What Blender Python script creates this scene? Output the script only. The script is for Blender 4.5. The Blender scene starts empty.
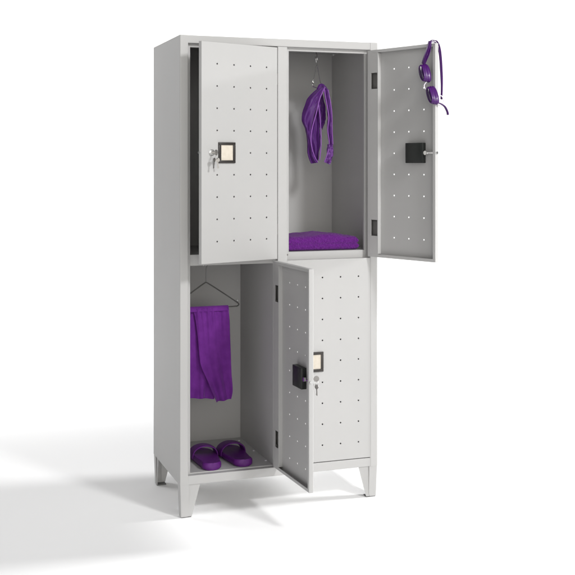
import bpy, bmesh, math, random
from mathutils import Vector, Matrix, noise

S = bpy.context.scene
COL = S.collection
R = math.radians

# ------------------------------------------------------------------ materials
def mat(name, color, rough=.5, metal=0., bump=None, noise_col=None, spec=.5, sheen=0., coat=0.):
    m = bpy.data.materials.new(name); m.use_nodes = True
    nt = m.node_tree; b = nt.nodes['Principled BSDF']
    b.inputs['Base Color'].default_value = (*color, 1)
    b.inputs['Roughness'].default_value = rough
    b.inputs['Metallic'].default_value = metal
    b.inputs['Specular IOR Level'].default_value = spec
    if sheen:
        b.inputs['Sheen Weight'].default_value = sheen
        b.inputs['Sheen Roughness'].default_value = .45
        b.inputs['Sheen Tint'].default_value = (.75, .5, .9, 1)
    if coat: b.inputs['Coat Weight'].default_value = coat
    tc = nt.nodes.new('ShaderNodeTexCoord')
    if noise_col:
        c2, scale, detail = noise_col
        n = nt.nodes.new('ShaderNodeTexNoise'); n.inputs['Scale'].default_value = scale
        n.inputs['Detail'].default_value = detail
        nt.links.new(tc.outputs['Object'], n.inputs['Vector'])
        rp = nt.nodes.new('ShaderNodeValToRGB')
        rp.color_ramp.elements[0].position = .35; rp.color_ramp.elements[1].position = .65
        rp.color_ramp.elements[0].color = (*color, 1); rp.color_ramp.elements[1].color = (*c2, 1)
        nt.links.new(n.outputs['Fac'], rp.inputs['Fac'])
        nt.links.new(rp.outputs['Color'], b.inputs['Base Color'])
    if bump:
        last = None
        for scale, strength, dist in bump:
            n = nt.nodes.new('ShaderNodeTexNoise'); n.inputs['Scale'].default_value = scale
            n.inputs['Detail'].default_value = 3
            nt.links.new(tc.outputs['Object'], n.inputs['Vector'])
            bp = nt.nodes.new('ShaderNodeBump'); bp.inputs['Strength'].default_value = strength
            bp.inputs['Distance'].default_value = dist
            nt.links.new(n.outputs['Fac'], bp.inputs['Height'])
            if last: nt.links.new(last.outputs['Normal'], bp.inputs['Normal'])
            last = bp
        nt.links.new(last.outputs['Normal'], b.inputs['Normal'])
    return m

M = {}
M['paint'] = mat('light_grey_powder_coat', (.448, .446, .444), .6, spec=.35, bump=[(900, .12, .0004), (9, .25, .0012)],
                 noise_col=((.460, .456, .453), 3, 2))
M['chrome'] = mat('polished_chrome', (.78, .78, .77), .18, 1.)
M['steel'] = mat('brushed_steel', (.30, .29, .28), .38, .9, bump=[(300, .2, .0003)])
M['black'] = mat('black_plastic', (.012, .014, .013), .38, bump=[(500, .15, .0003)])
M['frame'] = mat('dark_brown_plastic', (.028, .024, .022), .4)
M['card'] = mat('cream_card', (.60, .545, .46), .75, noise_col=((.66, .60, .52), 60, 3))
M['rubber'] = mat('grey_rubber', (.12, .12, .12), .7)
M['zinc'] = mat('zinc_hinge', (.16, .155, .15), .5, .3)
M['wire'] = mat('dull_wire', (.10, .10, .095), .4, .6)
M['terry'] = mat('purple_terry', (.098, .009, .165), .95, bump=[(420, 1., .004), (110, .8, .005)], sheen=.25,
                 noise_col=((.15, .018, .24), 200, 4), spec=.15)
M['cloth'] = mat('purple_woven_cloth', (.118, .015, .20), .8, bump=[(650, .5, .0012), (45, .35, .003)], sheen=.25,
                 noise_col=((.15, .022, .245), 24, 4), spec=.2)
M['swim'] = mat('purple_swim_fabric', (.062, .006, .125), .55, bump=[(700, .35, .0008), (60, .4, .003)], sheen=.3, spec=.35)
M['piping'] = mat('lilac_piping', (.22, .07, .34), .5)
M['lining'] = mat('lilac_lining', (.15, .045, .25), .6, bump=[(500, .3, .0008)])
M['foam'] = mat('purple_foam', (.085, .005, .14), .5, bump=[(260, .25, .0008)], spec=.4,
                noise_col=((.10, .008, .16), 80, 3))
M['lens'] = mat('dark_purple_lens', (.025, .002, .06), .12, spec=.7, coat=.4)
M['silicone'] = mat('purple_silicone', (.055, .003, .115), .34, spec=.5)
M['clear'] = mat('clear_pale_plastic', (.82, .78, .86), .2, spec=.6)
M['floor'] = mat('white_studio_paper', (.93, .93, .93), .9, spec=.1, bump=[(30, .05, .001)])

# ------------------------------------------------------------------ helpers
def smooth(me, ang=35):
    for p in me.polygons: p.use_smooth = True
    try: me.set_sharp_from_angle(angle=R(ang))
    except Exception: pass

def obj(name, bm, m, parent=None, loc=(0, 0, 0), sm=35, rot=None, wn=False):
    bmesh.ops.remove_doubles(bm, verts=bm.verts, dist=1e-6)
    bmesh.ops.recalc_face_normals(bm, faces=bm.faces)
    me = bpy.data.meshes.new(name); bm.to_mesh(me); bm.free()
    me.materials.append(m)
    if sm: smooth(me, sm)
    o = bpy.data.objects.new(name, me); COL.objects.link(o)
    o.location = loc
    if rot: o.rotation_euler = rot
    if parent: o.parent = parent
    if wn:
        w_ = o.modifiers.new('weighted', 'WEIGHTED_NORMAL'); w_.keep_sharp = True; w_.weight = 100
    return o

def thing(name, label, cat, loc=(0, 0, 0), rotz=0, group=None):
    o = bpy.data.objects.new(name, None); COL.objects.link(o)
    o.empty_display_size = .05
    o.location = loc; o.rotation_euler = (0, 0, rotz)
    o['label'] = label; o['category'] = cat
    if group: o['group'] = group
    return o

def box(bm, x0, x1, y0, y1, z0, z1, bev=0.):
    r = bmesh.ops.create_cube(bm, size=1)
    vs = r['verts']
    for v in vs:
        v.co = Vector(((x0 + x1) / 2 + v.co.x * (x1 - x0), (y0 + y1) / 2 + v.co.y * (y1 - y0), (z0 + z1) / 2 + v.co.z * (z1 - z0)))
    if bev:
        es = list({e for v in vs for e in v.link_edges})
        bmesh.ops.bevel(bm, geom=es, offset=bev, segments=2, affect='EDGES', profile=.5)
    return bm

def cyl(bm, a, b, r, seg=20, r2=None, caps=True):
    a = Vector(a); b = Vector(b); d = b - a; L = d.length
    mtx = Matrix.Translation((a + b) / 2) @ d.to_track_quat('Z', 'Y').to_matrix().to_4x4()
    bmesh.ops.create_cone(bm, cap_ends=caps, segments=seg, radius1=r, radius2=r if r2 is None else r2, depth=L, matrix=mtx)
    return bm

def tube(bm, pts, r, seg=8, closed=False, sx=1., rfun=None):
    """round tube along a polyline, parallel-transported"""
    P = [Vector(p) for p in pts]; n = len(P); rings = []
    up = Vector((0, 0, 1)); prev = None
    for i in range(n):
        if closed: t = (P[(i + 1) % n] - P[i - 1])
        else: t = P[min(i + 1, n - 1)] - P[max(i - 1, 0)]
        t.normalize()
        if prev is None:
            u = t.orthogonal().normalized()
        else:
            u = (prev - t * prev.dot(t))
            u = u.normalized() if u.length > 1e-6 else t.orthogonal().normalized()
        prev = u; v = t.cross(u)
        rr = r if rfun is None else rfun(i / (n - 1))
        rings.append([bm.verts.new(P[i] + (u * math.cos(2 * math.pi * k / seg) * sx + v * math.sin(2 * math.pi * k / seg)) * rr) for k in range(seg)])
    m = n if closed else n - 1
    for i in range(m):
        A = rings[i]; B = rings[(i + 1) % n]
        for k in range(seg):
            bm.faces.new((A[k], A[(k + 1) % seg], B[(k + 1) % seg], B[k]))
    if not closed:
        bm.faces.new(rings[0][::-1]); bm.faces.new(rings[-1])
    return bm

def spline(pts, n=8, closed=False):
    """Catmull-Rom"""
    P = [Vector(p) for p in pts]; out = []
    m = len(P); rng = m if closed else m - 1
    for i in range(rng):
        if closed: p0, p1, p2, p3 = P[i - 1], P[i], P[(i + 1) % m], P[(i + 2) % m]
        else: p0, p1, p2, p3 = P[max(i - 1, 0)], P[i], P[i + 1], P[min(i + 2, m - 1)]
        for k in range(n):
            t = k / n
            out.append(.5 * ((2 * p1) + (p2 - p0) * t + (2 * p0 - 5 * p1 + 4 * p2 - p3) * t * t + (3 * p1 - p0 - 3 * p2 + p3) * t ** 3))
    if not closed: out.append(P[-1].copy())
    return out

def rounded(pts, r=.0025, seg=4):
    """2D polyline with rounded inner corners"""
    P = [Vector(p) for p in pts]; out = [P[0]]
    for i in range(1, len(P) - 1):
        a, b, c = P[i - 1], P[i], P[i + 1]
        d1 = (a - b); d2 = (c - b); rr = min(r, d1.length * .45, d2.length * .45)
        p1 = b + d1.normalized() * rr; p2 = b + d2.normalized() * rr
        for k in range(seg + 1):
            t = k / seg
            out.append((1 - t) ** 2 * p1 + 2 * t * (1 - t) * b + t * t * p2)
    out.append(P[-1]); return out

def fold(bm, pts, a0, a1, axis='z', t=.0012, r=.0025, side=1):
    """folded sheet metal: 2D polyline with thickness, extruded along an axis.
    axis z -> pts are (x,y); axis x -> pts are (y,z)"""
    P = rounded(pts, r); n = len(P); off = []
    for i in range(n):
        if i == 0: d = P[1] - P[0]
        elif i == n - 1: d = P[-1] - P[-2]
        else: d = (P[i + 1] - P[i]).normalized() + (P[i] - P[i - 1]).normalized()
        d.normalize(); off.append(P[i] + Vector((-d.y, d.x)) * t * side)
    loop = P + off[::-1]
    def mk(p, a):
        return bm.verts.new((p.x, p.y, a) if axis == 'z' else (a, p.x, p.y))
    A = [mk(p, a0) for p in loop]; B = [mk(p, a1) for p in loop]
    m = len(loop)
    for i in range(m):
        bm.faces.new((A[i], A[(i + 1) % m], B[(i + 1) % m], B[i]))
    for i in range(n - 1):
        bm.faces.new((A[i], A[i + 1], A[m - 2 - i], A[m - 1 - i]))
        bm.faces.new((B[i], B[m - 1 - i], B[m - 2 - i], B[i + 1]))
    return bm

def plate(bm, x0, x1, z0, z1, ya, yb, holes=(), rects=(), hr=.0022):
    """sheet in the xz plane between y=ya and y=yb, pierced by round holes and rectangular cut-outs"""
    c = .0068
    xs = {x0, x1}; zs = {z0, z1}
    for hx, hz in holes: xs |= {hx - c, hx + c}; zs |= {hz - c, hz + c}
    for a, b, cc, d in rects: xs |= {a, b}; zs |= {cc, d}
    xs = sorted(round(v, 6) for v in xs if x0 - 1e-6 <= v <= x1 + 1e-6); zs = sorted(round(v, 6) for v in zs if z0 - 1e-6 <= v <= z1 + 1e-6)
    def uniq(L):
        o = [L[0]]
        for v in L[1:]:
            if v - o[-1] > 1e-5: o.append(v)
        return o
    xs, zs = uniq(xs), uniq(zs)
    cache = {}
    def V(x, y, z):
        k = (round(x, 6), round(y, 6), round(z, 6))
        if k not in cache: cache[k] = bm.verts.new(k)
        return cache[k]
    cells = {}
    for i in range(len(xs) - 1):
        for j in range(len(zs) - 1):
            mx = (xs[i] + xs[i + 1]) / 2; mz = (zs[j] + zs[j + 1]) / 2
            kind = 'f'
            for hx, hz in holes:
                if abs(mx - hx) < 1e-4 and abs(mz - hz) < 1e-4: kind = (hx, hz)
            for a, b, cc, d in rects:
                if a < mx < b and cc < mz < d: kind = 'x'
            cells[i, j] = kind
    for (i, j), k in cells.items():
        if k == 'x': continue
        a, b, cc, d = xs[i], xs[i + 1], zs[j], zs[j + 1]
        if k == 'f':
            bm.faces.new((V(a, ya, cc), V(b, ya, cc), V(b, ya, d), V(a, ya, d)))
            bm.faces.new((V(a, yb, cc), V(a, yb, d), V(b, yb, d), V(b, yb, cc)))
        else:
            hx, hz = k; N = 12
            rim = [(hx + hr * math.cos(2 * math.pi * (q + .5) / N), hz + hr * math.sin(2 * math.pi * (q + .5) / N)) for q in range(N)]
            rimb = [(hx + (px - hx) * 1.45, hz + (pz - hz) * 1.45) for px, pz in rim]
            for y in (ya, yb):
                rm = rim if y == ya else rimb
                cor = [(b, d), (a, d), (a, cc), (b, cc)]
                for s in range(4):
                    q0 = s * 3
                    c0 = cor[s]
                    # corner fan
                    for q in range(q0, q0 + 2):
                        bm.faces.new((V(c0[0], y, c0[1]), V(rm[q][0], y, rm[q][1]), V(rm[q + 1][0], y, rm[q + 1][1])))
                    q = q0 + 2; c1 = cor[(s + 1) % 4]
                    bm.faces.new((V(c0[0], y, c0[1]), V(rm[q][0], y, rm[q][1]), V(rm[(q + 1) % N][0], y, rm[(q + 1) % N][1]), V(c1[0], y, c1[1])))
            for q in range(N):
                p0, p1 = rim[q], rim[(q + 1) % N]; b0, b1 = rimb[q], rimb[(q + 1) % N]
                bm.faces.new((V(p0[0], ya, p0[1]), V(p1[0], ya, p1[1]), V(b1[0], yb, b1[1]), V(b0[0], yb, b0[1])))
    # edge walls round the rectangular cut-outs and the outline
    for (i, j), k in cells.items():
        if k == 'x': continue
        a, b, cc, d = xs[i], xs[i + 1], zs[j], zs[j + 1]
        for di, dj, p, q in ((-1, 0, (a, cc), (a, d)), (1, 0, (b, cc), (b, d)), (0, -1, (a, cc), (b, cc)), (0, 1, (a, d), (b, d))):
            if cells.get((i + di, j + dj), 'x') == 'x':
                bm.faces.new((V(p[0], ya, p[1]), V(q[0], ya, q[1]), V(q[0], yb, q[1]), V(p[0], yb, p[1])))
    return bm

def poly(bm, pts, a0, a1, axis='y'):
    """extruded polygon; axis y: pts (x,z); axis x: pts (y,z)"""
    def mk(p, a): return bm.verts.new((p[0], a, p[1]) if axis == 'y' else (a, p[0], p[1]))
    A = [mk(p, a0) for p in pts]; B = [mk(p, a1) for p in pts]; n = len(pts)
    bm.faces.new(A); bm.faces.new(B[::-1])
    for i in range(n): bm.faces.new((A[i], A[(i + 1) % n], B[(i + 1) % n], B[i]))
    return bm

BM = bmesh.new

# ------------------------------------------------------------------ setting
bm = BM()
prof = [(-9.0, 0.0)] + [(9 + 3 * math.sin(a), 3 - 3 * math.cos(a)) for a in [R(k * 7.5) for k in range(13)]] + [(12.0, 7.5)]
for i, (y, z) in enumerate(prof):
    pass
vs = [[bm.verts.new((x, y, z)) for x in (-3.5, 14)] for y, z in prof]
for i in range(len(vs) - 1): bm.faces.new((vs[i][0], vs[i][1], vs[i + 1][1], vs[i + 1][0]))
fl = obj('floor', bm, M['floor'], sm=60); fl['kind'] = 'structure'

# ------------------------------------------------------------------ locker
W, D, H, B0 = .8, .464, 1.8, .123
LK = thing('locker', 'light grey two-column steel locker with four perforated doors standing on short tapered legs', 'locker', (.4, .232, 0))
OFF = (-.4, -.232, 0)
def part(name, bm, m=None, **k): return obj(name, bm, m or M['paint'], LK, OFF, wn=True, **k)

# side panels with folded front stile
bm = BM(); fold(bm, [(.014, D), (0, D), (0, 0), (.030, 0), (.030, .0215), (.043, .0215), (.043, .034)], B0, 1.7695, r=.003, side=-1); fold(bm, [(.014, D), (0, D), (0, 0), (.0302, 0)], 1.7695, 1.7990, r=.003, side=-1)
box(bm, .0302, .0312, .0345, .448, .14, 1.79)
part('side_panel', bm)
bm = BM(); fold(bm, [(W - x, y) for x, y in [(.014, D), (0, D), (0, 0), (.030, 0), (.030, .0215), (.0455, .0215), (.0455, .034)]], B0, 1.7695, r=.003, side=1); fold(bm, [(W - x, y) for x, y in [(.014, D), (0, D), (0, 0), (.0302, 0)]], 1.7695, 1.7990, r=.003, side=1)
part('side_panel', bm)
bm = BM(); box(bm, .787, .7884, .023, .4545, .14, 1.79); part('inner_wall', bm)
bm = BM(); box(bm, .012, .788, .456, .4572, .125, 1.7985); part('back_panel', bm)
# top with fascia
bm = BM(); fold(bm, [(D - .003, 1.7985), (.0015, 1.7985), (.0000, 1.7985)], .0015, .7985, axis='x', r=.001, side=-1)
bm.free(); bm = BM()
fold(bm, [(.4625, 1.7988), (0, 1.7988), (0, 1.7695), (.0212, 1.7695), (.0212, 1.756), (.034, 1.756)], .0303, .7697, axis='x', r=.003, side=1)
box(bm, .0022, .0303, .004, .4625, 1.7976, 1.7988); box(bm, .7697, .7978, .004, .4625, 1.7976, 1.7988)
part('top_panel', bm)
# centre partition with front post
bm = BM(); fold(bm, [(.3715, .4545), (.3715, .0215), (.384, .0215), (.384, 0), (.4205, 0), (.4205, .0215), (.4345, .0215), (.4345, .4545)], .1575, 1.7688, r=.002, side=-1)
part('centre_partition', bm)
# shelves (one floor per column between the upper and lower compartments)
for x0, x1 in ((.0315, .3708), (.4352, .7864)):
    bm = BM(); fold(bm, [(.4545, .978), (.0232, .978), (.0232, .9365), (.034, .9365)], x0, x1, axis='x', r=.002, side=1)
    part('shelf', bm)
# base with front rail
bm = BM(); fold(bm, [(.4545, .1605), (.0225, .1605), (.0225, .1565), (0, .1565), (0, B0), (.02, B0)], .0303, .7697, axis='x', r=.002, side=1)
box(bm, .0015, .7985, .021, .4628, B0 + .0005, B0 + .0018)
part('base_panel', bm)
# rivets on the compartment floor; the pale colour stands in for their glint
for x, y in ((.350, .405), (.360, .235), (.3625, .085), (.785, .085)):
    if x < .5:
        bm = BM(); bmesh.ops.create_uvsphere(bm, u_segments=12, v_segments=8, radius=.0048, matrix=Matrix.Translation((x, y, .1607)) @ Matrix.Diagonal((1, 1, .45, 1)))
        part('rivet', bm, M['clear'])
# screws on the side panel
for y, z in ((.345, 1.752), (.37, .985), (.118, .958), (.345, .19)):
    bm = BM(); cyl(bm, (-.0012, y, z), (.0005, y, z), .0042, 14, .0042); box(bm, -.0018, -.001, y - .003, y + .003, z - .0005, z + .0005)
    part('screw', bm)
bm = BM(); cyl(bm, (.4345 - .012, -.0012, .969), (.4345 - .012, .0008, .969), .003, 12); part('screw', bm, M['zinc'])
# ceiling hooks for hangers
def ceiling_hook(x, y, z):
    bm = BM(); cyl(bm, (x, y, z), (x, y, z - .006), .009, 16)
    pts = spline([(x, y, z - .004), (x, y, z - .018), (x, y - .010, z - .030), (x, y - .002, z - .041), (x, y + .010, z - .036)], 6)
    tube(bm, pts, .0022, 8)
    return part('ceiling_hook', bm, M['steel'])
HKL = (.158, .23, .9765); HKR = (.628, .23, 1.7965)
ceiling_hook(*HKL); ceiling_hook(*HKR)

# legs
def leg(sx, sy):
    """pressed corner leg; sx,sy = -1/+1 for left/right, front/back"""
    def X(x): return x if sx < 0 else W - x
    def Yv(y): return y if sy < 0 else D - y
    bm = BM()
    # corner post, tapering very slightly
    n = 10
    def ringpts(z):
        k = (B0 - z) / B0 * .0038
        w = .0345 - .0 * k; 
        return rounded([(w, k), (k, k), (k, w)], .003)
    zs = [B0 + .0004, .012, .0035]
    rings = []
    for z in zs:
        shr = .004 if z < .005 else 0
        pts = ringpts(z); inn = rounded([(.0345, .0018 + (B0 - z) / B0 * .0038), (.0018 + (B0 - z) / B0 * .0038,) * 2, (.0018 + (B0 - z) / B0 * .0038, .0345)], .002)
        if shr: pts[0].x -= shr; pts[-1].y -= shr; inn[0].x -= shr; inn[-1].y -= shr
        lp = pts + inn[::-1]
        rings.append([bm.verts.new((X(p.x), Yv(p.y), z)) for p in lp])
    m = len(rings[0])
    for i in range(2):
        for k in range(m): bm.faces.new((rings[i][k], rings[i][(k + 1) % m], rings[i + 1][(k + 1) % m], rings[i + 1][k]))
    h = m // 2
    for rg in (rings[0], rings[-1]):
        for k in range(h - 1): bm.faces.new((rg[k], rg[k + 1], rg[m - 2 - k], rg[m - 1 - k]))
    # tapered webs, set back from the post
    a = .0042 if sy < 0 else .0042
    w1 = [(X(.030), B0 + .002), (X(.079), B0 + .002), (X(.046), .004), (X(.030), .004)]
    poly(bm, w1, Yv(.0052), Yv(.0066), 'y')
    w2 = [(Yv(.030), B0 + .002), (Yv(.064), B0 + .002), (Yv(.040), .004), (Yv(.030), .004)]
    poly(bm, w2, X(.0052), X(.0066), 'x')
    o = part('leg', bm)
    bm = BM(); box(bm, min(X(.0055), X(.0445)), max(X(.0055), X(.0445)), min(Yv(.0068), Yv(.036)), max(Yv(.0068), Yv(.036)), 0, .0045, .001)
    obj('foot_pad', bm, M['rubber'], o)
for sx in (-1, 1):
    for sy in (-1, 1): leg(sx, sy)

# ------------------------------------------------------------------ doors
DW, DT = .350, .018
def door(hx, ang, z0, z1, zc, label=None):
    """hinge at (hx,0); local x runs to the free edge, +y is the outer face, z0..z1; zc = lock height"""
    h = z1 - z0
    C0 = (z1 + z0) / 2
    first = .0795 if z0 > .5 else .0715
    rows = [z1 - first - k * .0816 for k in range(9)]
    cols = [.052, .128, .204, .280]
    holes = [(c, r) for r in rows for c in cols if not (abs(r - rows[4]) < .01 and c > .15)]
    zc = rows[4]
    g = .002
    bm = BM()
    plate(bm, g, DW - g, z0 + g, z1 - g, -.0012, 0, holes, [(.2135, .2645, zc - .026, zc + .026)], .0029)
    # rounded tray rim: free edge, top and bottom flanges with return lips
    lip = .012; ST = .057
    profile = [(g, 0), (.0008, -.0004), (.0002, -.0014), (0, -.003), (0, -DT + .003), (.0002, -DT + .0014), (.0008, -DT + .0004), (.002, -DT), (lip, -DT),
               (lip, -DT + .0012), (.003, -DT + .0014), (.0014, -DT + .003), (.0014, -.003), (.0022, -.0012)]
    rings = []
    for d, y in profile:
        rings.append([bm.verts.new(c) for c in ((d, y, z0 + d), (DW - d, y, z0 + d), (DW - d, y, z1 - d), (d, y, z1 - d))])
    n = len(rings)
    for i in range(n):
        A = rings[i]; Bq = rings[(i + 1) % n]
        for k in range(4): bm.faces.new((A[k], A[(k + 1) % 4], Bq[(k + 1) % 4], Bq[k]))
    # hinge stile: boxed channel with two rectangular hinge cut-outs
    cuts = [(.0205, .0535, z1 - .153, z1 - .090), (.0205, .0535, z0 + .083, z0 + .146)]
    plate(bm, .0122, ST, z0 + .0122, z1 - .0122, -DT, -DT + .0012, (), cuts)
    box(bm, ST - .0012, ST, -DT + .0012, -.0014, z0 + .0135, z1 - .0135)
    d = obj('door', bm, M['paint'], LK, (hx - .4, -.232, 0), sm=30, rot=(0, 0, R(ang)), wn=True)
    if label: d['label'] = label
    # hinges: leaf seen in the cut-out and a knuckle in the gap by the post
    for a, b, c0, c1 in cuts:
        bm = BM(); box(bm, .006, .0535, -DT + .0095, -DT + .012, c0 + .004, c1 - .004, .0006)
        cyl(bm, (-.0008, -.002, (c0 + c1) / 2 - .022), (-.0008, -.002, (c0 + c1) / 2 + .022), .0022, 12)
        obj('hinge', bm, M['zinc'], d)
    # label holder and card
    bm = BM(); x0, x1 = .2015, .2765; a, b = zc - .0385, zc + .0385; w = .0105
    for q in ((x0, x1, b - w, b), (x0, x1, a, a + w), (x0, x0 + w, a + w, b - w), (x1 - w, x1, a + w, b - w)):
        box(bm, q[0], q[1], .0002, .0062, q[2], q[3], .0012)
    box(bm, x0 + .001, x1 - .001, .0002, .0016, a + .001, b - .001)
    obj('label_holder', bm, M['frame'], d)
    bm = BM(); box(bm, x0 + w - .001, x1 - w + .001, .0018, .0027, a + w - .001, b - w + .001); obj('label_card', bm, M['card'], d)
    # lock cylinder, keys
    lx = .306
    bm = BM(); cyl(bm, (lx, .0001, zc), (lx, .004, zc), .0115, 28); cyl(bm, (lx, .004, zc), (lx, .0125, zc), .0088, 28, .0080)
    obj('lock_cylinder', bm, M['chrome'], d)
    bm = BM()   # key in the lock
    box(bm, lx - .0008, lx + .0008, .0127, .021, zc - .003, zc + .003)
    cyl(bm, (lx - .001, .030, zc), (lx + .001, .030, zc), .0105, 20)
    obj('key', bm, M['steel'], d)
    bm = BM()   # ring with the spare key hanging
    rc = Vector((lx - .002, .031, zc - .013)); rr = .011
    tube(bm, [rc + Vector((math.sin(t) * rr * .75, math.sin(t) * rr * .3, math.cos(t) * rr)) for t in [2 * math.pi * k / 20 for k in range(20)]], .0009, 6, True)
    obj('key_ring', bm, M['chrome'], d)
    for dx, tilt in ((-.010, .10), (.006, -.12)):
        bm = BM()
        cyl(bm, (0, -.0007, -.007), (0, .0007, -.007), .0085, 18); box(bm, -.0025, .0025, -.0007, .0007, -.038, -.014)
        box(bm, -.004, -.0024, -.0007, .0007, -.036, -.031)
        bmesh.ops.transform(bm, matrix=Matrix.Translation((lx + dx, .026 + dx * .3, zc - .020)) @ Matrix.Rotation(tilt, 4, 'Y') @ Matrix.Rotation(.5 if dx > 0 else -.5, 4, 'Z'), verts=bm.verts)
        obj('spare_key', bm, M['steel'], d)
    # lock case behind the door and the sliding bolt
    bm = BM(); box(bm, .204, .289, -.0215, -.0015, zc - .038, zc + .038, .0015)
    box(bm, .209, .284, -.0226, -.0213, zc - .033, zc + .033, .0005); obj('lock_case', bm, M['black'], d)
    bm = BM(); box(bm, .289, .352, -.0135, -.0105, zc - .0045, zc + .0045, .0006); cyl(bm, (.300, -.0105, zc), (.300, -.0185, zc), .008, 18)
    cyl(bm, (.312, -.0120, zc), (.3555, -.0120, zc), .0046, 14)
    obj('latch_bolt', bm, M['chrome'], d)
    return d
dUL = door(.382, 199.25, .954, 1.766, 1.36, 'upper left door standing ajar')
dUR = door(.771, 292.0, .954, 1.766, 1.36, 'upper right door swung wide open with goggles hung over it')
dLR = door(.771, 180.0, .1592, .948, .55, 'lower right door fully closed')
dLL = door(.382, 272.6, .1592, .948, .55, 'lower left door swung open showing its inner side')

# ------------------------------------------------------------------ hangers
def hanger(name, label, loc, rotz, half, drop, hookh, tr, wm):
    t = thing(name, label, 'hanger', loc, rotz, None)
    # origin = where the hook rests; arms in the local xz plane
    bm = BM()
    hk = spline([(-.010, 0, -.020), (-.0155, 0, -.006), (-.009, 0, .0035), (.001, 0, .0045), (.009, 0, -.004), (.008, 0, -.018), (.001, 0, -.030), (0, 0, -hookh)], 6)
    tube(bm, hk, .0015, 8); obj('hook', bm, M['chrome'], t)
    bm = BM(); a = -hookh
    arm = spline([(0, 0, a), (-.012, 0, a - .006), (-half * .5, 0, a - drop * .48), (-half, 0, a - drop)], 5)
    cor = spline([(-half, 0, a - drop), (-half - .004, 0, a - drop - .007), (-half + .004, 0, a - drop - .013)], 4)
    bar = [(-half * .5, 0, a - drop - .014), (half * .5, 0, a - drop - .014)]
    R1 = [Vector((-p[0], p[1], p[2])) for p in (arm + cor)][::-1]
    pts = arm + cor + [Vector(b) for b in bar] + R1
    tube(bm, pts, tr, 8); obj('frame', bm, wm, t)
    for s in (-1, 1):
        bm = BM(); tube(bm, [Vector((s * (half - .006), 0, a - drop + .006)) + Vector((math.cos(q) * .0055, 0, math.sin(q) * .008)) for q in [2 * math.pi * k / 14 for k in range(14)]], .0011, 6, True)
        obj('end_loop', bm, M['chrome'], t)
    return t
# hook sits in the ceiling hook
hanger('coat_hanger', 'thin metal clothes hanger carrying the purple wrap skirt in the lower left compartment', (.158, .222, .9355), R(4), .135, .088, .086, .0026, M['wire'])
hanger('coat_hanger', 'thin metal clothes hanger turned edge-on with the purple swimsuit in the upper right compartment', (.628, .222, 1.7555), R(56), .074, .080, .030, .0016, M['chrome'])

# ------------------------------------------------------------------ cloth
def sheet(L, Rr, n, m, disp, t=.0025):
    """closed thin cloth between left and right edge curves (x,z), wrinkled by disp(u,v)->y"""
    bm = BM(); Ls = spline([(p[0], 0, p[1]) for p in L], n); Rs = spline([(p[0], 0, p[1]) for p in Rr], n)
    k = min(len(Ls), len(Rs))
    def at(P, v):
        f = v * (len(P) - 1); i = min(int(f), len(P) - 2); return P[i].lerp(P[i + 1], f - i)
    rows = 60
    F = []; Bk = []
    for j in range(rows + 1):
        v = j / rows; a = at(Ls, v); b = at(Rs, v); fr = []; br = []
        for i in range(m + 1):
            u = i / m; p = a.lerp(b, u); y = disp(u, v); e = min(1, min(u, 1 - u) * 8, min(v, 1 - v) * 20 + .25)
            tt = t * (.25 + .75 * math.sqrt(max(e, 0)))
            fr.append(bm.verts.new((p.x, y - tt / 2, p.z))); br.append(bm.verts.new((p.x, y + tt / 2, p.z)))
        F.append(fr); Bk.append(br)
    for j in range(rows):
        for i in range(m):
            bm.faces.new((F[j][i], F[j][i + 1], F[j + 1][i + 1], F[j + 1][i])); bm.faces.new((Bk[j][i], Bk[j + 1][i], Bk[j + 1][i + 1], Bk[j][i + 1]))
        bm.faces.new((F[j][0], F[j + 1][0], Bk[j + 1][0], Bk[j][0])); bm.faces.new((F[j][m], Bk[j][m], Bk[j + 1][m], F[j + 1][m]))
    for i in range(m):
        bm.faces.new((F[0][i], Bk[0][i], Bk[0][i + 1], F[0][i + 1])); bm.faces.new((F[rows][i], F[rows][i + 1], Bk[rows][i + 1], Bk[rows][i]))
    return bm

def nz(x, y, s=0.): return noise.noise(Vector((x, y, s)))

# wrap skirt over the lower left hanger
SK = thing('wrap_skirt', 'purple knee-length wrap skirt draped over the hanger bar in the lower left compartment', 'skirt', (.16, .222, .748))
so = (-.16, -.222, -.748)
bmA = sheet([(.045, .747), (.043, .60), (.040, .395)], [(.252, .747), (.254, .58), (.250, .392)], 10, 60,
            lambda u, v: .228 + (.002 + .010 * v) * math.sin(u * 21 + 1.2 * v) * (.3 + v) + .006 * nz(u * 3, v * 2, 3), .003)
obj('back_layer', bmA, M['cloth'], SK, so, sm=80)
def dispB(u, v):
    g = math.exp(-v * 5)
    return .209 - .003 * v + .0032 * g * math.sin(u * 42 + 2 * math.sin(v * 6)) + (.005 + .003 * v) * math.sin(u * 11 + .4 - 1.4 * v) * (.35 + .65 * v) + .009 * nz(u * 3.2 + v, v * 2.0, 7) + .0012 * nz(u * 12, v * 4, 1)
bmB = sheet([(.104, .748), (.118, .66), (.127, .56), (.134, .52), (.158, .465), (.178, .415), (.196, .375)], [(.2455, .748), (.2505, .69), (.2525, .62), (.255, .55), (.258, .48), (.262, .42), (.256, .384)], 10, 70, dispB, .003)
obj('front_panel', bmB, M['cloth'], SK, so, sm=80)
bmC = sheet([(.047, .748), (.047, .60), (.047, .50), (.050, .398)], [(.235, .748), (.22, .60), (.215, .50), (.190, .386)], 8, 50,
            lambda u, v: .2225 + .004 * (.5 + v) * math.sin(u * 17 + v) + .005 * nz(u * 4, v * 2, 13), .003)
obj('under_panel', bmC, M['cloth'], SK, so, sm=80)
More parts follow.
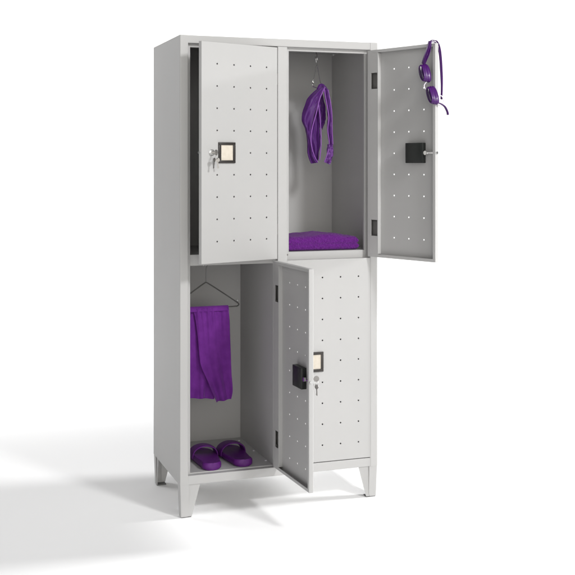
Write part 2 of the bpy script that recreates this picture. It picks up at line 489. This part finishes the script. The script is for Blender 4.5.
# waistband folded over the bar
bm = BM(); nx = 60; ring = []
for i in range(nx + 1):
    x = .047 + (.2475 - .047) * i / nx; w = .0008 * nz(x * 40, 0, 2)
    sec = [(.2045 + w, .7365), (.2045 + w, .741), (.208, .749), (.215, .7555 + w), (.224, .7555), (.231, .749), (.2335, .741), (.2335, .7365),
           (.2315, .7365), (.231, .741), (.2285, .7475), (.2235, .7525), (.2155, .7525), (.2095, .747), (.2072, .741), (.2075, .7365)]
    ring.append([bm.verts.new((x, a, b)) for a, b in sec])
for i in range(nx):
    for k in range(16): bm.faces.new((ring[i][k], ring[i][(k + 1) % 16], ring[i + 1][(k + 1) % 16], ring[i + 1][k]))
bm.faces.new(ring[0]); bm.faces.new(ring[-1][::-1])
obj('waistband', bm, M['cloth'], SK, so, sm=80)

# swimsuit on the upper right hanger
SW = thing('swimsuit', 'purple strappy swimsuit with lilac piping hanging in the upper right compartment', 'swimsuit', (.63, .222, 1.64))
wo = (-.63, -.222, -1.64)
Lout = [(.630, 1.632), (.588, 1.594), (.568, 1.553), (.556, 1.500), (.571, 1.459), (.577, 1.405), (.580, 1.356), (.594, 1.320)]
P1 = [(.655, 1.633), (.632, 1.585), (.614, 1.520), (.597, 1.455), (.594, 1.400), (.606, 1.356), (.624, 1.325)]
MID = [(.640, 1.632), (.632, 1.575), (.637, 1.521), (.643, 1.459), (.643, 1.397), (.636, 1.333)]
Rin = [(.652, 1.630), (.660, 1.584), (.671, 1.514), (.668, 1.460), (.674, 1.395), (.653, 1.326)]
Rout = [(.668, 1.624), (.682, 1.584), (.690, 1.501), (.688, 1.418), (.694, 1.356), (.676, 1.317)]
def bul(y0, amp, fr, s): return lambda u, v: y0 - amp * math.sin(math.pi * u) + .005 * math.sin(u * fr + 5 * v + 2 * nz(u, v * 3, s)) * (.5 + v * .5) + .008 * nz(u * 2.5, v * 5, s) + .0045 * nz(u * 6 + v * 5, v * 13, s + 4)
obj('side_panel', sheet(Lout, P1, 8, 34, bul(.205, .016, 13, 3), .004), M['swim'], SW, wo, sm=80)
obj('inner_panel', sheet([(.640, 1.628), (.628, 1.575), (.614, 1.52), (.597, 1.455), (.594, 1.40), (.606, 1.356), (.620, 1.330)], MID, 8, 26, bul(.226, -.006, 16, 8), .003), M['swim'], SW, wo, sm=80)
obj('back_panel', sheet([(.634, 1.628), (.632, 1.575), (.636, 1.54), (.640, 1.50), (.641, 1.48)], [(.660, 1.625), (.668, 1.57), (.672, 1.52), (.668, 1.48), (.660, 1.46)], 8, 20, bul(.240, 0, 9, 11), .003), M['swim'], SW, wo, sm=80)
obj('shoulder_strap', sheet(Rin, Rout, 8, 20, bul(.208, .010, 8, 21), .004), M['swim'], SW, wo, sm=80)
obj('lower_edge', sheet([(.668, 1.40), (.664, 1.36), (.655, 1.325)], [(.689, 1.40), (.693, 1.352), (.677, 1.316)], 8, 12, bul(.203, .008, 5, 9), .004), M['lining'], SW, wo, sm=80)
for crv, y in ((P1, .2025), (MID, .2185), (Rin, .2045), ([(.668, 1.624), (.676, 1.590), (.684, 1.53), (.687, 1.46), (.690, 1.40)], .2035)):
    bm = BM(); tube(bm, [Vector((p.x, y - .004 + .002 * math.sin(i * .3), p.z)) for i, p in enumerate(spline([(a, 0, b) for a, b in crv], 8))], .0026, 8)
    obj('piping', bm, M['piping'], SW, wo, sm=80)
bm = BM(); tube(bm, spline([(.628, .206, 1.622), (.640, .214, 1.640), (.655, .222, 1.640), (.668, .216, 1.622)], 8), .008, 10); obj('strap_top', bm, M['swim'], SW, wo, sm=80)

# folded towel on the shelf
TW = thing('folded_towel', 'folded purple terry towel lying on the upper right compartment shelf', 'towel', (.585, .17, .9795))
bm = BM()
def layer(x0, x1, y0, y1, z0, z1, s):
    nx, ny, nr = 70, 30, 10
    h = (z1 - z0) / 2; zc = (z0 + z1) / 2
    # section across z swept over a rounded plan: build top and bottom grids
    T = []; Bt = []
    for i in range(nx + 1):
        u = i / nx; rt = []; rb = []
        for j in range(ny + 1):
            v = j / ny
            # redistribute samples towards the edges
            uu = .5 - .5 * math.cos(math.pi * u); vv = .5 - .5 * math.cos(math.pi * v)
            x = x0 + (x1 - x0) * uu; y = y0 + (y1 - y0) * vv
            ex = min(uu, 1 - uu) * (x1 - x0) / h; ey = min(vv, 1 - vv) * (y1 - y0) / h
            def f(e): return math.sqrt(max(0, 1 - max(0, 1 - e) ** 2))
            k = (f(ex) * f(ey)) ** .8
            n1 = .0060 * nz(x * 17, y * 14, s) + .0016 * nz(x * 60, y * 60, s)
            crown = .009 * math.exp(-((x - .60) / .10) ** 2) - .006 * max(0, (x - .66) / .07)
            lift = crown * (z1 - .9795) / .06
            rt.append(bm.verts.new((x, y, zc + h * k + (n1 + lift) * k)))
            rb.append(bm.verts.new((x, y, zc - h * k + (crown * (z0 - .9795) / .06 + .5 * n1 * (z0 > .985)) * k)))
        T.append(rt); Bt.append(rb)
    for i in range(nx):
        for j in range(ny):
            bm.faces.new((T[i][j], T[i + 1][j], T[i + 1][j + 1], T[i][j + 1])); bm.faces.new((Bt[i][j], Bt[i][j + 1], Bt[i + 1][j + 1], Bt[i + 1][j]))
layer(.4365, .738, .038, .25, .9795, 1.0080, 1)
layer(.4375, .736, .038, .25, .9960, 1.0330, 5)
for v in bm.verts: v.co -= Vector((.585, .17, .9795))
bmesh.ops.remove_doubles(bm, verts=bm.verts, dist=1e-5)
tw = obj('towel_fold', bm, M['terry'], TW, sm=80)

# ------------------------------------------------------------------ slippers
def slipper(label, loc, rotz, mir):
    t = thing('slide_sandal', label, 'slipper', loc, rotz, 'pair of purple slide sandals')
    # outline of the sole; local y from heel (0) to toe (.25), heel nearest the viewer
    Lh = .250
    def halfw(s):   # left and right half width at s in 0..1
        base = .0375 + .0115 * math.sin(math.pi * min(1, max(0, (s - .18) / 1.05))) ** 1.0
        end = 1.0
        if s < .12: end = math.sqrt(max(0, 1 - ((.12 - s) / .12) ** 2))
        if s > .84: end = math.sqrt(max(0, 1 - ((s - .84) / .16) ** 2))
        return base * (end ** .8)
    ns, nr = 44, 14
    bm = BM(); rings = []
    for i in range(ns + 1):
        s = .5 - .5 * math.cos(math.pi * i / ns)
        w = max(halfw(s), .0008); cx = mir * .004 * math.sin(math.pi * s)
        th = .028 - .007 * s; top = th; dish = .004
        rr = min(w * .6, .007)
        sec = [(-w + rr, 0), (-w, rr * .7), (-w - .001, top * .5), (-w, top - .004), (-w + rr * .6, top), (-w * .45, top - dish), (0, top - dish * 1.2), (w * .45, top - dish), (w - rr * .6, top), (w, top - .004), (w + .001, top * .5), (w, rr * .7), (w - rr, 0)]
        rings.append([bm.verts.new((cx + a, s * Lh, b)) for a, b in sec])
    for i in range(ns):
        m = len(rings[0])
        for k in range(m): bm.faces.new((rings[i][k], rings[i][(k + 1) % m], rings[i + 1][(k + 1) % m], rings[i + 1][k]))
    bm.faces.new(rings[0]); bm.faces.new(rings[-1][::-1])
    obj('sole', bm, M['foam'], t, sm=50)
    # instep band
    bm = BM(); na, nb = 30, 12; G = []; I = []
    for j in range(nb + 1):
        q = j / nb; s0 = .53 + .29 * q; g = []; ii = []
        hgt = .0585 - .008 * q; 
        for i in range(na + 1):
            a = math.pi * i / na; ca = math.cos(a); sa = math.sin(a)
            w = halfw(s0) + .003
            bow = -.020 * (1 - sa) * (q - .5) * 1.2     # band flares where it meets the sole
            y = (s0 + bow) * Lh + (.014 * (sa) * (-.2))
            edge = math.sin(math.pi * q) ** .35 if 0 < q < 1 else 0.
            tk = .003 + .006 * edge
            px = -ca * w; pz = .010 + (hgt - .010) * sa ** .75
            nx_, nz_ = -ca, sa
            g.append(bm.verts.new((mir * .004 + px + nx_ * tk * .4, y, pz + nz_ * tk * .5)))
            ii.append(bm.verts.new((mir * .004 + px - nx_ * tk * .6, y, pz - nz_ * tk * .5)))
        G.append(g); I.append(ii)
    for j in range(nb):
        for i in range(na):
            bm.faces.new((G[j][i], G[j][i + 1], G[j + 1][i + 1], G[j + 1][i])); bm.faces.new((I[j][i], I[j + 1][i], I[j + 1][i + 1], I[j][i + 1]))
    for j, fl_ in ((0, 0), (nb, 1)):
        for i in range(na): bm.faces.new((G[j][i], I[j][i], I[j][i + 1], G[j][i + 1]))
    for j in range(nb):
        bm.faces.new((G[j][0], G[j + 1][0], I[j + 1][0], I[j][0])); bm.faces.new((G[j][na], I[j][na], I[j + 1][na], G[j + 1][na]))
    obj('strap', bm, M['foam'], t, sm=60)
    return t
slipper('purple foam slide sandal nearer the left side wall of the lower left compartment', (.132, .022, .1610), R(-1), 1)
slipper('purple foam slide sandal on the right of the pair, nearer the open lower left door', (.262, .030, .1610), R(1.5), -1)

# ------------------------------------------------------------------ goggles hung over the upper right door
a = R(292.0)
GG = thing('swim_goggles', 'purple swimming goggles hung by their strap over the corner of the open door', 'goggles', (.771 + .345 * math.cos(a), .345 * math.sin(a), 1.766), a)
def GL(p): return Vector((p[0] - .345, p[1], p[2] - 1.766))    # door-local -> goggles-local
# strap: over the door's top edge, double strand inside, single strand outside
def ribbon(pts, w, t, wdir=Vector((1, 0, 0))):
    bm = BM(); P = spline([GL(p) for p in pts], 8); rings = []
    for i, p in enumerate(P):
        tn = (P[min(i + 1, len(P) - 1)] - P[max(i - 1, 0)]).normalized()
        wv = (wdir - tn * wdir.dot(tn)).normalized(); nv = tn.cross(wv)
        rings.append([bm.verts.new(p + wv * sx * w / 2 + nv * sy * t / 2) for sx, sy in ((-1, -.5), (-.8, -1), (.8, -1), (1, -.5), (1, .5), (.8, 1), (-.8, 1), (-1, .5))])
    for i in range(len(rings) - 1):
        for k in range(8): bm.faces.new((rings[i][k], rings[i][(k + 1) % 8], rings[i + 1][(k + 1) % 8], rings[i + 1][k]))
    bm.faces.new(rings[0]); bm.faces.new(rings[-1][::-1])
    return bm
obj('strap', ribbon([(.303, -.030, 1.690), (.312, -.031, 1.715), (.322, -.029, 1.748), (.327, -.022, 1.770), (.329, -.010, 1.772), (.332, .002, 1.771), (.338, .007, 1.758), (.346, .011, 1.725), (.351, .013, 1.65), (.352, .015, 1.60), (.351, .014, 1.560)], .007, .0026), M['silicone'], GG, sm=70)
obj('strap', ribbon([(.306, -.029, 1.690), (.330, -.033, 1.722), (.338, -.031, 1.750), (.333, -.022, 1.775), (.335, -.008, 1.777), (.339, .004, 1.774), (.346, .010, 1.755), (.351, .013, 1.72), (.354, .0155, 1.65), (.354, .0155, 1.60), (.353, .014, 1.558)], .007, .0026), M['silicone'], GG, sm=70)
obj('strap', ribbon([(.304, -.0335, 1.690), (.316, -.036, 1.716), (.329, -.035, 1.745), (.331, -.026, 1.774)], .015, .003), M['silicone'], GG, sm=70)
def cup(c, rx, rz, tilt, yaw):
    g = bpy.data.objects
    Mx = Matrix.Translation(GL(c)) @ Matrix.Rotation(yaw, 4, 'Z') @ Matrix.Rotation(tilt, 4, 'Y')
    def oval(sx, sz, y, n=36):
        return [Vector((math.copysign(abs(math.cos(q)) ** .85, math.cos(q)) * sx, y, math.copysign(abs(math.sin(q)) ** .85, math.sin(q)) * sz)) for q in [2 * math.pi * k / n for k in range(n)]]
    bm = BM(); prof = [(.72, -.017), (.84, -.020), (.93, -.0185), (.97, -.0145), (.90, -.0125), (.99, -.009), (1.05, -.005), (.95, -.002), (1.03, .002), (1.08, .006), (1.0, .010), (.86, .008), (.78, .0), (.72, -.010)]
    rings = [[bm.verts.new(Mx @ p) for p in oval(rx * k, rz * k, y)] for k, y in prof]
    n = len(rings)
    for i in range(n):
        A, Bq = rings[i], rings[(i + 1) % n]
        for k in range(36): bm.faces.new((A[k], A[(k + 1) % 36], Bq[(k + 1) % 36], Bq[k]))
    o = obj('eye_cup', bm, M['silicone'], GG, sm=50)
    bm = BM(); A = [bm.verts.new(Mx @ p) for p in oval(rx * .74, rz * .74, -.0185)]; A2 = [bm.verts.new(Mx @ p) for p in oval(rx * .4, rz * .4, -.0215)]
    Bq = [bm.verts.new(Mx @ p) for p in oval(rx * .74, rz * .74, -.014)]
    for k in range(36):
        bm.faces.new((A[k], A[(k + 1) % 36], A2[(k + 1) % 36], A2[k])); bm.faces.new((A[k], Bq[k], Bq[(k + 1) % 36], A[(k + 1) % 36]))
    bm.faces.new(A2); bm.faces.new(Bq[::-1])
    obj('lens', bm, M['lens'], o, sm=50)
cup((.314, -.030, 1.656), .0165, .035, R(-24), R(-14))
cup((.351, -.030, 1.572), .0155, .036, R(-28), R(-14))
bm = BM(); tube(bm, spline([GL(p) for p in ((.326, -.040, 1.622), (.319, -.044, 1.610), (.322, -.043, 1.598), (.334, -.040, 1.592))], 8), .0020, 8); obj('nose_bridge', bm, M['clear'], GG, sm=70)
bm = BM(); tube(bm, [GL((.356 + math.cos(q) * .006, .004 + math.cos(q) * .010, 1.553 + math.sin(q) * .019)) for q in [2 * math.pi * k / 20 for k in range(20)]], .0020, 8, True)
obj('buckle', bm, M['clear'], GG, sm=70)
obj('strap_tail', ribbon([(.362, -.020, 1.545), (.366, -.004, 1.540), (.372, .010, 1.530), (.378, .017, 1.512), (.379, .019, 1.500)], .010, .003), M['silicone'], GG, sm=70)

# ------------------------------------------------------------------ lights
def area(name, loc, target, size, power, color=(1, 1, 1), sy=None):
    l = bpy.data.lights.new(name, 'AREA'); l.energy = power; l.color = color
    l.shape = 'RECTANGLE' if sy else 'DISK'; l.size = size
    if sy: l.size_y = sy
    o = bpy.data.objects.new(name, l); COL.objects.link(o); o.location = loc
    o.rotation_euler = (Vector(target) - Vector(loc)).to_track_quat('-Z', 'Y').to_euler()
    return o
def spot(name, loc, target, cone, power, radius, blend):
    l = bpy.data.lights.new(name, 'SPOT'); l.energy = power; l.spot_size = cone; l.spot_blend = blend; l.shadow_soft_size = radius
    o = bpy.data.objects.new(name, l); COL.objects.link(o); o.location = loc
    o.rotation_euler = (Vector(target) - Vector(loc)).to_track_quat('-Z', 'Y').to_euler()
    return o
area('key_light', (.4 + 1.25, -3.3, 3.2), (.4, 0, 1.4), .60, 94)
spot('side_light', (9.2, -.8, 3.05), (4.4, -.1, 0), R(46), 4300, .75, .3)
area('rear_light', (-3.3, 3.8, 3.5), (0, .4, 1.3), 3.0, 118)
bl = area('backdrop_light', (2.6, 2.7, 4.8), (2.6, 7.2, .3), 9, 590, sy=1.2)
bl.data.spread = R(125)

w = bpy.data.worlds.new('World'); S.world = w; w.use_nodes = True
nt = w.node_tree; bg = nt.nodes['Background']
tc = nt.nodes.new('ShaderNodeTexCoord'); sp = nt.nodes.new('ShaderNodeSeparateXYZ'); rp = nt.nodes.new('ShaderNodeValToRGB')
mr = nt.nodes.new('ShaderNodeMapRange'); mr.inputs['From Min'].default_value = -1; mr.inputs['From Max'].default_value = 1
nt.links.new(tc.outputs['Generated'], sp.inputs[0]); nt.links.new(sp.outputs['Y'], mr.inputs['Value']); nt.links.new(mr.outputs['Result'], rp.inputs['Fac'])
e = rp.color_ramp.elements; e[0].position = .0; e[0].color = (3.5, 3.42, 3.2, 1); e[1].position = .42; e[1].color = (.11, .11, .112, 1)
q = e.new(.07); q.color = (.95, .935, .89, 1); q = e.new(.2); q.color = (.22, .218, .21, 1)
r2 = nt.nodes.new('ShaderNodeValToRGB'); f = r2.color_ramp.elements
f[0].position = .2; f[0].color = (0, 0, 0, 1); f[1].position = 1.; f[1].color = (.16, .16, .17, 1)
ad = nt.nodes.new('ShaderNodeVectorMath'); ad.operation = 'ADD'
nt.links.new(sp.outputs['Z'], r2.inputs['Fac']); nt.links.new(rp.outputs['Color'], ad.inputs[0]); nt.links.new(r2.outputs['Color'], ad.inputs[1])
nt.links.new(ad.outputs['Vector'], bg.inputs['Color']); bg.inputs['Strength'].default_value = 1.

# ------------------------------------------------------------------ camera
cam = bpy.data.cameras.new('camera'); co = bpy.data.objects.new('camera', cam); COL.objects.link(co)
co.location = (-.9189, -3.8349, 1.3171); co.rotation_euler = (R(90), 0, -.3369)
cam.sensor_width = 36; cam.lens = 1056.0 / 575 * 36; cam.shift_x = -.0007; cam.shift_y = -(287.5 - 164.38) / 575
cam.clip_end = 100; cam.clip_start = .05
S.camera = co
S.view_settings.view_transform = 'Standard'; S.view_settings.look = 'None'
S.view_settings.exposure = 0; S.view_settings.gamma = 1
S.render.film_transparent = False
S.cycles.max_bounces = 10; S.cycles.diffuse_bounces = 8
